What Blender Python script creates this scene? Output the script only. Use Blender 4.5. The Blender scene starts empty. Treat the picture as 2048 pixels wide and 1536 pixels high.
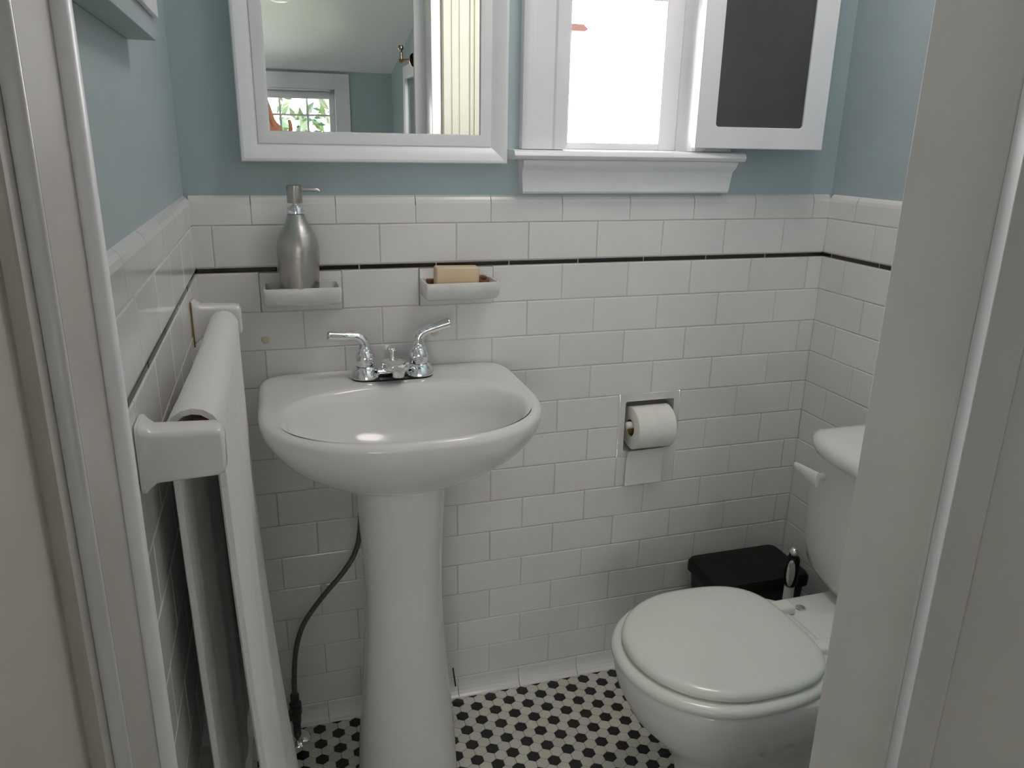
import bpy, bmesh, math, random
from mathutils import Vector, Matrix
R = math.radians
random.seed(7)
sc = bpy.context.scene
col = sc.collection

# ------------------------------------------------------------------ camera
CAM = (0.10806, -1.53834, 1.28713)
cam_data = bpy.data.cameras.new('camera')
cam_data.sensor_width = 36.0
cam_data.lens = 36.0 * 1548.41 / 2048.0
cam_data.clip_start = 0.02
cam_data.clip_end = 200
camera = bpy.data.objects.new('camera', cam_data)
col.objects.link(camera)
def _rot(r):
    a = Vector(r); th = a.length
    return Matrix.Rotation(th, 3, a / th)
_w2c = _rot((0.30502, -0.29468, -0.02717)) @ Matrix(((1, 0, 0), (0, 0, -1), (0, 1, 0)))
_m = Matrix((_w2c[0], -_w2c[1], -_w2c[2])).transposed().to_4x4()
_m.translation = Vector(CAM)
camera.matrix_world = _m
sc.camera = camera

# ------------------------------------------------------------------ world and light
world = bpy.data.worlds.new('overcast_sky')
world.use_nodes = True
bg = world.node_tree.nodes['Background']
bg.inputs[0].default_value = (1.0, 0.960, 0.985, 1)
# the sunny side of the sky lies beyond the bathroom window (+y)
_n = world.node_tree
_tc = _n.nodes.new('ShaderNodeTexCoord'); _sp = _n.nodes.new('ShaderNodeSeparateXYZ'); _mr = _n.nodes.new('ShaderNodeMapRange')
_mr.interpolation_type = 'SMOOTHSTEP'
_mr.inputs[1].default_value = -0.3; _mr.inputs[2].default_value = 0.5; _mr.inputs[3].default_value = 1.0; _mr.inputs[4].default_value = 2.2
_n.links.new(_tc.outputs['Generated'], _sp.inputs[0]); _n.links.new(_sp.outputs['Y'], _mr.inputs[0]); _n.links.new(_mr.outputs[0], bg.inputs[1])
sc.world = world

def portal(name, loc, rot, sx, sy):
    l = bpy.data.lights.new(name, 'AREA')
    l.shape = 'RECTANGLE'; l.size = sx; l.size_y = sy
    l.cycles.is_portal = True
    o = bpy.data.objects.new(name, l); col.objects.link(o)
    o.location = loc; o.rotation_euler = rot
    return o

sc.view_settings.view_transform = 'Standard'
sc.view_settings.look = 'None'
sc.view_settings.gamma = 1.0
sc.view_settings.use_curve_mapping = False
sc.view_settings.exposure = 3.5
sc.cycles.use_denoising = True
sc.cycles.max_bounces = 14
sc.cycles.diffuse_bounces = 8
sc.cycles.glossy_bounces = 6
sc.cycles.sample_clamp_indirect = 8.0
sc.cycles.caustics_reflective = False
sc.cycles.caustics_refractive = False

# portals stand in the window openings: bathroom, bedroom gable, added skylight, bedroom side
portal('daylight_bath_window', (0.8275, 0.104, 1.70), (R(-90), 0, 0), 0.28, 0.88)
portal('daylight_bedroom_window', (-0.245, -4.09, 1.2), (R(90), 0, 0), 1.61, 0.78)
portal('daylight_added_skylight', (-1.25, -2.65, 2.085), (R(12.2), 0, 0), 0.8, 0.82)
portal('daylight_side_window', (1.03, -2.73, 0.96), (0, R(90), 0), 1.32, 1.26)

# ------------------------------------------------------------------ materials
MATS = {}
def mat(name, color, rough=0.5, metal=0.0, spec=0.5, bump=0.0, bscale=60.0, var=0.0, vscale=8.0, var_col=None, coat=0.0,
        island=0.0, sheen=0.0):
    if name in MATS: return MATS[name]
    m = bpy.data.materials.new(name); m.use_nodes = True
    nt = m.node_tree; b = nt.nodes['Principled BSDF']
    b.inputs['Base Color'].default_value = (*color, 1)
    b.inputs['Roughness'].default_value = rough
    b.inputs['Metallic'].default_value = metal
    b.inputs['Specular IOR Level'].default_value = spec
    b.inputs['Coat Weight'].default_value = coat
    if sheen: b.inputs['Sheen Weight'].default_value = sheen
    tc = nt.nodes.new('ShaderNodeNewGeometry')
    src = None
    if var > 0:
        n = nt.nodes.new('ShaderNodeTexNoise'); n.inputs['Scale'].default_value = vscale; n.inputs['Detail'].default_value = 4
        nt.links.new(tc.outputs['Position'], n.inputs['Vector'])
        mr = nt.nodes.new('ShaderNodeMapRange'); mr.inputs[1].default_value = 0.38; mr.inputs[2].default_value = 0.68
        nt.links.new(n.outputs['Fac'], mr.inputs[0])
        mx = nt.nodes.new('ShaderNodeMix'); mx.data_type = 'RGBA'
        vc = var_col or tuple(c * (1 - var) for c in color)
        mx.inputs[6].default_value = (*color, 1); mx.inputs[7].default_value = (*vc, 1)
        nt.links.new(mr.outputs[0], mx.inputs[0]); src = mx.outputs[2]
    if island > 0:
        hsv = nt.nodes.new('ShaderNodeHueSaturation')
        mr2 = nt.nodes.new('ShaderNodeMapRange'); mr2.inputs[3].default_value = 1 - island; mr2.inputs[4].default_value = 1 + island * 0.4
        nt.links.new(tc.outputs['Random Per Island'], mr2.inputs[0]); nt.links.new(mr2.outputs[0], hsv.inputs['Value'])
        if src: nt.links.new(src, hsv.inputs['Color'])
        else: hsv.inputs['Color'].default_value = (*color, 1)
        src = hsv.outputs[0]
    if src: nt.links.new(src, b.inputs['Base Color'])
    if bump > 0:
        n2 = nt.nodes.new('ShaderNodeTexNoise'); n2.inputs['Scale'].default_value = bscale; n2.inputs['Detail'].default_value = 5
        nt.links.new(tc.outputs['Position'], n2.inputs['Vector'])
        bp = nt.nodes.new('ShaderNodeBump'); bp.inputs['Strength'].default_value = bump; bp.inputs['Distance'].default_value = 0.002
        nt.links.new(n2.outputs['Fac'], bp.inputs['Height']); nt.links.new(bp.outputs[0], b.inputs['Normal'])
    MATS[name] = m
    return m

TILE = mat('white_wall_tile', (0.76, 0.745, 0.73), 0.13, island=0.05, bump=0.06, bscale=18, var=0.05, vscale=5)
TILE_B = mat('black_border_tile', (0.012, 0.010, 0.012), 0.10, bump=0.05, bscale=20)
GROUT = mat('beige_grout', (0.50, 0.45, 0.38), 0.9, var=0.5, vscale=3.0, var_col=(0.62, 0.59, 0.54))
PAINT = mat('pale_blue_paint', (0.415, 0.495, 0.515), 0.55, bump=0.10, bscale=90, var=0.05, vscale=3)
CEIL = mat('white_ceiling_paint', (0.74, 0.77, 0.76), 0.8, bump=0.05, bscale=60, var=0.04, vscale=2)
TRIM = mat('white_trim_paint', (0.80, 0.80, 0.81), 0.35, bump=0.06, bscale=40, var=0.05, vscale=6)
PORC = mat('white_porcelain', (0.74, 0.73, 0.71), 0.10, spec=0.5, bump=0.02, bscale=6, var=0.03, vscale=4)
DISH = mat('aged_white_ceramic', (0.70, 0.69, 0.66), 0.18, var=0.12, vscale=25)
SEATM = mat('glossy_seat_plastic', (0.76, 0.78, 0.72), 0.16, bump=0.02, bscale=12, var=0.03, vscale=5)
CHROME = mat('chrome', (0.82, 0.83, 0.84), 0.06, 1.0, bump=0.03, bscale=60)
STEEL = mat('brushed_steel', (0.52, 0.50, 0.47), 0.30, 1.0, bump=0.25, bscale=160, var=0.15, vscale=30)
DARKPL = mat('black_plastic', (0.006, 0.006, 0.006), 0.42, spec=0.25, bump=0.03, bscale=80)
BINBODY = mat('dark_grey_plastic', (0.030, 0.031, 0.027), 0.5, spec=0.3, bump=0.03, bscale=80)
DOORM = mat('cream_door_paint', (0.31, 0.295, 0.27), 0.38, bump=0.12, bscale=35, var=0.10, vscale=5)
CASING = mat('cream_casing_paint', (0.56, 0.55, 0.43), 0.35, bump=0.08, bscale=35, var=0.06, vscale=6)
PAPER = mat('toilet_paper', (0.80, 0.78, 0.73), 0.95, bump=0.25, bscale=200, var=0.04, vscale=30)
SOAPM = mat('tan_soap', (0.68, 0.53, 0.34), 0.45, bump=0.10, bscale=60, var=0.08, vscale=30)
RUST = mat('rust_brown', (0.22, 0.10, 0.05), 0.8, bump=0.3, bscale=200, var=0.4, vscale=120)
OCHRE = mat('ochre_caulk', (0.34, 0.21, 0.07), 0.7, bump=0.2, bscale=120, var=0.4, vscale=60)
ADHES = mat('yellowed_glue', (0.56, 0.51, 0.33), 0.5, bump=0.1, bscale=150, var=0.2, vscale=150, var_col=(0.64, 0.61, 0.48))
WOODB = mat('tan_wood', (0.36, 0.22, 0.09), 0.5, bump=0.15, bscale=90, var=0.4, vscale=60)
HOSE = mat('braided_grey_hose', (0.16, 0.16, 0.15), 0.45, 0.6, bump=0.5, bscale=600, var=0.3, vscale=300)
BRASS = mat('tarnished_valve_metal', (0.10, 0.095, 0.085), 0.4, 0.8, bump=0.2, bscale=120, var=0.3, vscale=80)
NICKEL = mat('antique_nickel', (0.30, 0.25, 0.18), 0.25, 1.0, bump=0.05, bscale=80)
HEXW = mat('white_hex_tile', (0.62, 0.61, 0.53), 0.25, island=0.10, bump=0.05, bscale=80)
HEXB = mat('black_hex_tile', (0.014, 0.011, 0.012), 0.22, bump=0.05, bscale=80)
HEXG = mat('grey_floor_grout', (0.20, 0.17, 0.14), 0.9, var=0.3, vscale=40)
WOODF = mat('beige_carpet', (0.60, 0.56, 0.50), 0.95, bump=0.1, bscale=30, var=0.35, vscale=8)
SKIN = mat('warm_skin', (0.62, 0.26, 0.13), 0.5, bump=0.1, bscale=140, var=0.15, vscale=50)
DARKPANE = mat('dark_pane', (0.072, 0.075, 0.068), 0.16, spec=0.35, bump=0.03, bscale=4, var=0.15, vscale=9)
LEAF = mat('sunlit_leaves', (0.050, 0.085, 0.018), 0.6, island=0.5, var=0.4, vscale=4, var_col=(0.022, 0.060, 0.035))
BARK = mat('tree_bark', (0.20, 0.15, 0.10), 0.9, bump=0.5, bscale=40, var=0.3, vscale=20)
SIDING = mat('white_siding', (0.86, 0.86, 0.86), 0.7, bump=0.05, bscale=20, var=0.05, vscale=2)
ROOFT = mat('red_roof_tile', (0.060, 0.018, 0.012), 0.8, bump=0.3, bscale=60, var=0.25, vscale=20)
GRASSM = mat('lawn_ground', (0.30, 0.32, 0.22), 0.95, bump=0.3, bscale=40, var=0.35, vscale=3)
BLINDM = mat('white_blind_cloth', (0.74, 0.75, 0.74), 0.8, bump=0.1, bscale=200, var=0.04, vscale=10)
LAMPG = mat('frosted_lamp_glass', (0.85, 0.82, 0.74), 0.3, bump=0.05, bscale=30)
WHITEPL = mat('white_plastic', (0.78, 0.78, 0.76), 0.3, bump=0.02, bscale=30)

def mirror_mat():
    m = bpy.data.materials.new('silver_mirror'); m.use_nodes = True
    b = m.node_tree.nodes['Principled BSDF']
    b.inputs['Base Color'].default_value = (0.93, 0.96, 0.95, 1); b.inputs['Metallic'].default_value = 1; b.inputs['Roughness'].default_value = 0.0
    return m
MIRROR = mirror_mat()

def glass_mat():
    m = bpy.data.materials.new('clear_window_glass'); m.use_nodes = True
    nt = m.node_tree; nt.nodes.clear()
    out = nt.nodes.new('ShaderNodeOutputMaterial'); tr = nt.nodes.new('ShaderNodeBsdfTransparent'); gl = nt.nodes.new('ShaderNodeBsdfGlossy')
    gl.inputs['Roughness'].default_value = 0.02
    fr = nt.nodes.new('ShaderNodeFresnel'); fr.inputs['IOR'].default_value = 1.45
    mx = nt.nodes.new('ShaderNodeMixShader')
    nt.links.new(fr.outputs[0], mx.inputs[0]); nt.links.new(tr.outputs[0], mx.inputs[1]); nt.links.new(gl.outputs[0], mx.inputs[2])
    nt.links.new(mx.outputs[0], out.inputs[0])
    return m
GLASS = glass_mat()

def towel_mat():
    m = bpy.data.materials.new('white_terry_cloth'); m.use_nodes = True
    nt = m.node_tree; b = nt.nodes['Principled BSDF']
    b.inputs['Base Color'].default_value = (0.80, 0.79, 0.78, 1); b.inputs['Roughness'].default_value = 0.95
    b.inputs['Sheen Weight'].default_value = 0.3
    g = nt.nodes.new('ShaderNodeNewGeometry')
    n = nt.nodes.new('ShaderNodeTexNoise'); n.inputs['Scale'].default_value = 420; n.inputs['Detail'].default_value = 3
    w = nt.nodes.new('ShaderNodeTexNoise'); w.inputs['Scale'].default_value = 55; w.inputs['Detail'].default_value = 5
    nt.links.new(g.outputs['Position'], n.inputs['Vector']); nt.links.new(g.outputs['Position'], w.inputs['Vector'])
    add = nt.nodes.new('ShaderNodeMath'); add.operation = 'ADD'
    nt.links.new(n.outputs['Fac'], add.inputs[0]); nt.links.new(w.outputs['Fac'], add.inputs[1])
    bp = nt.nodes.new('ShaderNodeBump'); bp.inputs['Strength'].default_value = 0.5; bp.inputs['Distance'].default_value = 0.003
    nt.links.new(add.outputs[0], bp.inputs['Height']); nt.links.new(bp.outputs[0], b.inputs['Normal'])
    return m
TERRY = towel_mat()

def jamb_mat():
    # cream jamb paint, darkened to stand in for shade, with an old brown grime line running down beside the third bead
    m = mat('cream_jamb_shaded', (0.43, 0.405, 0.37), 0.32, bump=0.03, bscale=25, var=0.10, vscale=6)
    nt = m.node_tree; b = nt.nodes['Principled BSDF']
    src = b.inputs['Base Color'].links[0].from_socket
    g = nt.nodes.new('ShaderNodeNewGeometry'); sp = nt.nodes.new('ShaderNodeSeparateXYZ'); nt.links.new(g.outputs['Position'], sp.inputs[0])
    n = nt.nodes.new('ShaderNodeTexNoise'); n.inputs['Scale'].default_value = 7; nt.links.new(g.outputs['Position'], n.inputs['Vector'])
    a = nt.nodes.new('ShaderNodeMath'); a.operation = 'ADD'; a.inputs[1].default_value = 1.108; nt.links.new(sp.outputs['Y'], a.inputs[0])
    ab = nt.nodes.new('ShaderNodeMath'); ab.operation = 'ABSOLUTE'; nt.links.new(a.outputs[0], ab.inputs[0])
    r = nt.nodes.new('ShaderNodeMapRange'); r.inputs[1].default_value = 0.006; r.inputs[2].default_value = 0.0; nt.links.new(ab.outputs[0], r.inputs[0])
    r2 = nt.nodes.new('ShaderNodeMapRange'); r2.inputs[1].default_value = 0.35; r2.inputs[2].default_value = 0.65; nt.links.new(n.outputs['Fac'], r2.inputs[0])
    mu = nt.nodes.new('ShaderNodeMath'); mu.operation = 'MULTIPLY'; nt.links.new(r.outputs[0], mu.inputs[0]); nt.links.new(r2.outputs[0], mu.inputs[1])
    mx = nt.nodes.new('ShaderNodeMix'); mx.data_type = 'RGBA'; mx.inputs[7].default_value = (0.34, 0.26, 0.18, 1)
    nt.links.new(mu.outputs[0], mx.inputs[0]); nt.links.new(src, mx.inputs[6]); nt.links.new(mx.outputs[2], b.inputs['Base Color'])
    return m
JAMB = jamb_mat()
JAMB_R = mat('cream_jamb_unshaded', (0.68, 0.655, 0.61), 0.20, bump=0.03, bscale=25, var=0.10, vscale=6)  # same cream as the left jamb, without its painted shade
BEAD_LIT = mat('lit_bead_paint', (0.60, 0.59, 0.57), 0.3, bump=0.04, bscale=30, var=0.06, vscale=6)  # lighter tone stands in for light on the near bead

# ------------------------------------------------------------------ helpers
def thing(name, label, cat, base, group=None):
    o = bpy.data.objects.new(name, None); o.empty_display_size = 0.05
    col.objects.link(o); o.location = base
    o['label'] = label; o['category'] = cat
    if group: o['group'] = group
    return o

def root_base(o):
    while o.parent: o = o.parent
    return Vector(o.location)

def obj(name, bm, mats, parent=None, base=(0, 0, 0), smooth=None, label=None, kind=None, recalc=True):
    """links a bmesh given in world coordinates as ONE mesh object"""
    if recalc: bmesh.ops.recalc_face_normals(bm, faces=bm.faces)
    b = root_base(parent) if parent else Vector(base)
    bmesh.ops.translate(bm, verts=bm.verts, vec=-b)
    me = bpy.data.meshes.new(name); bm.to_mesh(me); bm.free()
    if not isinstance(mats, (list, tuple)): mats = [mats]
    for m in mats: me.materials.append(m)
    o = bpy.data.objects.new(name, me); col.objects.link(o)
    if parent: o.parent = parent
    else: o.location = b
    if smooth is not None:
        for p in me.polygons: p.use_smooth = True
        if smooth < 179: me.set_sharp_from_angle(angle=R(smooth))
    if label: o['label'] = label
    if kind: o['kind'] = kind
    return o

def solo(name, bm, mats, label, cat, base, smooth=None, group=None):
    o = obj(name, bm, mats, None, base, smooth)
    o['label'] = label; o['category'] = cat
    if group: o['group'] = group
    return o

def struct(name, bm, mats, parent=None, smooth=None, base=(0, 0, 0), label=None, recalc=True):
    o = obj(name, bm, mats, parent, base, smooth, label, None, recalc)
    if not parent: o['kind'] = 'structure'
    return o

def B(): return bmesh.new()

def box(bm, x0, x1, y0, y1, z0, z1, bev=0.0, seg=2, mi=0):
    t = bmesh.new()
    bmesh.ops.create_cube(t, size=1)
    bmesh.ops.scale(t, vec=(x1 - x0, y1 - y0, z1 - z0), verts=t.verts)
    bmesh.ops.translate(t, vec=((x0 + x1) / 2, (y0 + y1) / 2, (z0 + z1) / 2), verts=t.verts)
    if bev > 0: bmesh.ops.bevel(t, geom=list(t.edges), offset=bev, segments=seg, profile=0.5, affect='EDGES')
    merge(bm, t, mi)

def merge(bm, t, mi=0, mtx=None):
    if mtx is not None: bmesh.ops.transform(t, matrix=mtx, verts=t.verts)
    vm = {}
    for v in t.verts: vm[v.index if v.index >= 0 else id(v)] = None
    t.verts.index_update(); nv = [bm.verts.new(v.co) for v in t.verts]
    for f in t.faces:
        try:
            nf = bm.faces.new([nv[v.index] for v in f.verts]); nf.material_index = mi if mi else f.material_index
        except ValueError: pass
    t.free()

def loft(bm, rings, closed=True, cap0=False, cap1=False, mi=0):
    vr = [[bm.verts.new(p) for p in r] for r in rings]
    n = len(rings[0])
    for a, b in zip(vr[:-1], vr[1:]):
        for i in range(n if closed else n - 1):
            j = (i + 1) % n
            f = bm.faces.new((a[i], a[j], b[j], b[i])); f.material_index = mi
    if cap0: f = bm.faces.new(list(reversed(vr[0]))); f.material_index = mi
    if cap1: f = bm.faces.new(vr[-1]); f.material_index = mi
    return vr

def lathe(bm, prof, c, n=32, axis='z', cap0=True, cap1=True, mi=0, sx=1, sy=1):
    rings = []
    for r, h in prof:
        ring = []
        for i in range(n):
            a = 2 * math.pi * i / n
            u, v = r * sx * math.cos(a), r * sy * math.sin(a)
            ring.append({'z': (c[0] + u, c[1] + v, c[2] + h), 'x': (c[0] + h, c[1] + u, c[2] + v), 'y': (c[0] + u, c[1] + h, c[2] + v)}[axis])
        rings.append(ring)
    loft(bm, rings, True, cap0, cap1, mi)

def tube(bm, pts, rad, n=12, caps=True, mi=0):
    pts = [Vector(p) for p in pts]
    rs = rad if isinstance(rad, (list, tuple)) else [rad] * len(pts)
    rings = []; up = None
    for i, p in enumerate(pts):
        d = (pts[min(i + 1, len(pts) - 1)] - pts[max(i - 1, 0)]).normalized()
        if up is None: up = Vector((0, 0, 1)) if abs(d.z) < 0.9 else Vector((1, 0, 0))
        s = d.cross(up).normalized(); up = s.cross(d).normalized()
        rings.append([p + (s * math.cos(2 * math.pi * k / n) + up * math.sin(2 * math.pi * k / n)) * rs[i] for k in range(n)])
    loft(bm, rings, True, caps, caps, mi)

def spline(pts, k=8):
    P = [Vector(p) for p in pts]; out = []
    for i in range(len(P) - 1):
        p0, p1, p2, p3 = P[max(i - 1, 0)], P[i], P[i + 1], P[min(i + 2, len(P) - 1)]
        for j in range(k):
            t = j / k
            out.append(0.5 * ((2 * p1) + (p2 - p0) * t + (2 * p0 - 5 * p1 + 4 * p2 - p3) * t * t + (3 * p1 - p0 - 3 * p2 + p3) * t ** 3))
    out.append(P[-1]); return out

def prism(bm, poly, axis, a0, a1, mi=0):
    """extrude a closed 2D polygon along an axis ('x': poly=(y,z), 'y': poly=(x,z), 'z': poly=(x,y))"""
    def P(u, v, w): return {'x': (w, u, v), 'y': (u, w, v), 'z': (u, v, w)}[axis]
    loft(bm, [[P(u, v, a0) for u, v in poly], [P(u, v, a1) for u, v in poly]], True, True, True, mi)

def cells(bm, hs, zs, hole, plane, back, axis):
    """a wall of boxes on the grid hs x zs, leaving out the cells for which hole(h,z) is true"""
    def P(h, z, d): return (h, d, z) if axis == 'y' else (d, h, z)
    n, k = len(hs) - 1, len(zs) - 1
    S = [[not hole((hs[i] + hs[i + 1]) / 2, (zs[j] + zs[j + 1]) / 2) for j in range(k)] for i in range(n)]
    def ok(i, j): return 0 <= i < n and 0 <= j < k and S[i][j]
    for i in range(n):
        for j in range(k):
            if not S[i][j]: continue
            h0, h1, z0, z1 = hs[i], hs[i + 1], zs[j], zs[j + 1]
            for d in (plane, back): bm.faces.new([bm.verts.new(P(*q, d)) for q in ((h0, z0), (h1, z0), (h1, z1), (h0, z1))])
            for (di, dj, a, b) in ((-1, 0, (h0, z0), (h0, z1)), (1, 0, (h1, z0), (h1, z1)), (0, -1, (h0, z0), (h1, z0)), (0, 1, (h0, z1), (h1, z1))):
                if not ok(i + di, j + dj):
                    bm.faces.new([bm.verts.new(P(*q, d)) for q, d in ((a, plane), (b, plane), (b, back), (a, back))])
    bmesh.ops.remove_doubles(bm, verts=bm.verts, dist=1e-5)

# ------------------------------------------------------------------ room dimensions
XL, XR = -0.0323, 1.343          # tile faces of the side walls; the back wall's tile face is y = 0
PL = 0.010                       # plaster lies this far behind the tile faces
P, RP = 0.1535, 0.07647          # tile pitch and course height
Z_STRIP0, Z_STRIP1, Z_A, Z_CAP = 1.040, 1.0505, 1.128, 1.183
YF, YB = -1.0, -1.115            # bathroom and bedroom faces of the door wall
HC = 2.36
BX0, BX1, BY = -2.6, 0.937, -4.0 # bedroom
WX0, WX1, WZ0, WZ1 = 0.687, 0.968, 1.262, 2.14   # bathroom window opening
TPX0, TPX1, TPZ0, TPZ1 = 0.8450, 0.9972, 0.580, 0.7351

# floor ------------------------------------------------------------
bm = B()
box(bm, XL - 0.1, XR + 0.1, YB, 0.12, -0.06, -0.0012, mi=0)
s_hex = 0.0269; rr = s_hex / math.sqrt(3)
ox, oy = 0.49349, -0.05584
row_h = s_hex * math.sqrt(3) / 2
def hexa(cx, cy, mi):
    def ring(r, z): return [(cx + r * math.sin(R(60 * k)), cy + r * math.cos(R(60 * k)), z) for k in range(6)]
    loft(bm, [ring(rr - 0.0006, -0.004), ring(rr - 0.0006, -0.0005), ring(rr - 0.0014, 0.0)], True, False, True, mi)
for j in range(-48, 6):
    for i in range(-28, 40):
        cx = ox + s_hex * (i + 0.5 * (j % 2)); cy = oy + row_h * j
        if XL + 0.004 < cx < XR - 0.004 and -1.03 < cy < -0.004:
            # axial coordinates: every third tile of the lattice is black
            q = i - (j - (j % 2)) // 2
            hexa(cx, cy, 2 if (q - j) % 3 == 0 else 1)
struct('floor', bm, [HEXG, HEXW, HEXB])
bm = B(); box(bm, BX0, BX1, BY, YB, -0.06, 0.0); struct('floor_bedroom', bm, WOODF)

# walls: plaster ----------------------------------------------------
def in_rect(h, z, r): return r[0] < h < r[1] and r[2] < z < r[3]
bm = B()
hs = sorted([XL - 0.11, WX0 - 0.012, WX1 + 0.012, TPX0, TPX1, XR + 0.11])
zs = sorted([0, TPZ0, TPZ1, WZ0, WZ1, HC])
cells(bm, hs, zs, lambda h, z: in_rect(h, z, (WX0 - 0.012, WX1 + 0.012, WZ0, WZ1)) or in_rect(h, z, (TPX0, TPX1, TPZ0, TPZ1)), PL, 0.110, 'y')
wall_back = struct('wall_back', bm, PAINT)
bm = B(); box(bm, XL - 0.11, XL - PL, YB, PL, 0, HC); wall_left = struct('wall_left', bm, PAINT)
bm = B(); box(bm, XR + PL, XR + 0.11, YB, PL, 0, HC); wall_right = struct('wall_right', bm, PAINT)
bm = B()
cells(bm, [BX0 - 0.1, -0.034, 0.643, XR + 0.11], [0, 2.02, HC + 0.15], lambda h, z: -0.034 < h < 0.643 and z < 2.02, YF, YB, 'y')
struct('wall_front', bm, PAINT)
bm = B(); box(bm, XL - 0.11, XR + 0.11, YF, 0.11, HC, HC + 0.08); struct('ceiling', bm, CEIL)

# tiles -------------------------------------------------------------
def W_back(h, z, o): return (h, -o, z)
def W_left(h, z, o): return (XL + o, h, z)
def W_right(h, z, o): return (XR - o, h, z)
G = 0.0014
def tile(bm, W, h0, h1, z0, z1, top=False, mi=0):
    h0 += G / 2; h1 -= G / 2; z0 += G / 2; z1 -= G / 2
    if h1 - h0 < 0.004: return
    if top:   # bullnose cap: rounded over at the top
        prof = [(-PL, z0), (-0.0015, z0), (0, z0 + 0.0015), (0, z1 - 0.016), (-0.0015, z1 - 0.009), (-0.0045, z1 - 0.004), (-0.0095, z1 - 0.0005), (-0.013, z1)]
        rings = [[W(h, z, o) for o, z in prof] for h in (h0, h1)]
        loft(bm, rings, False, False, False, mi)
        for h in (h0, h1): bm.faces.new([bm.verts.new(W(h, z, o)) for o, z in prof] + [bm.verts.new(W(h, z0, -0.013))]).material_index = mi
        return
    d = random.uniform(-0.0004, 0.0002)
    def ring(i, o): return [W(*q, o + d) for q in ((h0 + i, z0 + i), (h1 - i, z0 + i), (h1 - i, z1 - i), (h0 + i, z1 - i))]
    loft(bm, [ring(0, -PL), ring(0, -0.0016), ring(0.0006, -0.0005), ring(0.002, 0)], True, False, True, mi)

def course(bm, W, h_lo, h_hi, off, z0, z1, excl=(), top=False, pitch=P, mi=0):
    k = math.floor((h_lo - off) / pitch)
    edges = [h_lo]
    while off + k * pitch < h_hi:
        if off + k * pitch > h_lo + 0.006: edges.append(off + k * pitch)
        k += 1
    if h_hi - edges[-1] < 0.006: edges.pop()
    edges.append(h_hi)
    for a, b in zip(edges[:-1], edges[1:]):
        segs = [(a, b)]
        for (e0, e1, f0, f1) in excl:
            if f0 < (z0 + z1) / 2 < f1:
                new = []
                for (u, v) in segs:
                    if e1 <= u or e0 >= v: new.append((u, v)); continue
                    if e0 > u: new.append((u, e0))
                    if e1 < v: new.append((e1, v))
                segs = new
        for (u, v) in segs: tile(bm, W, u, v, z0, z1, top, mi)

DISHES = ((0.0765, 0.2305), (0.3835, 0.5375))
EX = [(TPX0 - 0.0006, TPX1 + 0.0006, 0.575, 0.735)] + [(a, b, 0.9636, 1.040) for a, b in DISHES]
def wainscot(W, lo, hi, off_a, off_1, off_cap, off_strip, excl, parent):
    bm = B()
    for r in range(13):
        course(bm, W, lo, hi, off_1 if r % 2 == 0 else off_a, Z_STRIP0 - (r + 1) * RP, Z_STRIP0 - r * RP, excl)
    course(bm, W, lo, hi, off_a, Z_STRIP1, Z_A, excl)
    course(bm, W, lo, hi, off_cap, Z_A, Z_CAP, excl, top=True)
    struct('tile_wainscot', bm, TILE, parent, label='white subway tile wainscot')
    bm = B(); course(bm, W, lo, hi, off_strip, Z_STRIP0, Z_STRIP1)
    struct('border_strip', bm, TILE_B, parent, label='thin black tile border line')
def cove(W, lo, hi, off, parent, name):
    bm = B(); z1 = Z_STRIP0 - 13 * RP
    k = math.floor((lo - off) / P); edges = [lo]
    while off + k * P < hi:
        if off + k * P > lo + 0.01: edges.append(off + k * P)
        k += 1
    edges.append(hi)
    prof = [(-PL, z1 - 0.001), (-0.0012, z1 - 0.001), (0, z1 - 0.003), (0.0, 0.030), (0.0015, 0.020), (0.005, 0.011), (0.011, 0.005), (0.017, 0.0028), (0.0185, 0.0005), (-PL, 0.0005)]
    for a, b in zip(edges[:-1], edges[1:]):
        loft(bm, [[W(h, z, o) for o, z in prof] for h in (a + G / 2, b - G / 2)], True, True, True)
    struct(name, bm, TILE, parent)
def grout(W, lo, hi, excl, parent):
    bm = B()
    hs = sorted({lo, hi, *[e for x in excl for e in x[:2]]}); zs = sorted({0.002, Z_CAP - 0.02, *[e for x in excl for e in x[2:]]})
    def hole(h, z): return any(in_rect(h, z, x) for x in excl)
    for a, b in zip(hs[:-1], hs[1:]):
        for c, d in zip(zs[:-1], zs[1:]):
            if not hole((a + b) / 2, (c + d) / 2):
                bm.faces.new([bm.verts.new(W(*q, -0.0014)) for q in ((a, c), (b, c), (b, d), (a, d))])
    struct('grout_bed', bm, GROUT, parent)
wainscot(W_back, XL - 0.003, XR + 0.003, 0.0, P / 2, 0.47 * P, 0.73 * P, EX, wall_back)
wainscot(W_left, YF, 0.0006, -0.06, -0.06 + P / 2, -0.10, -0.03, [], wall_left)
wainscot(W_right, YF, 0.0006, -0.002, -0.079, -0.089, -0.03, [], wall_right)
grout(W_back, XL, XR, EX, wall_back); grout(W_left, YF, 0, [], wall_left); grout(W_right, YF, 0, [], wall_right)
cove(W_back, XL, XR, P / 2 * 0, None, 'baseboard_back')
cove(W_left, YF, -0.019, -0.06, None, 'baseboard_left')
cove(W_right, YF, -0.019, -0.002, None, 'baseboard_right')
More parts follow.
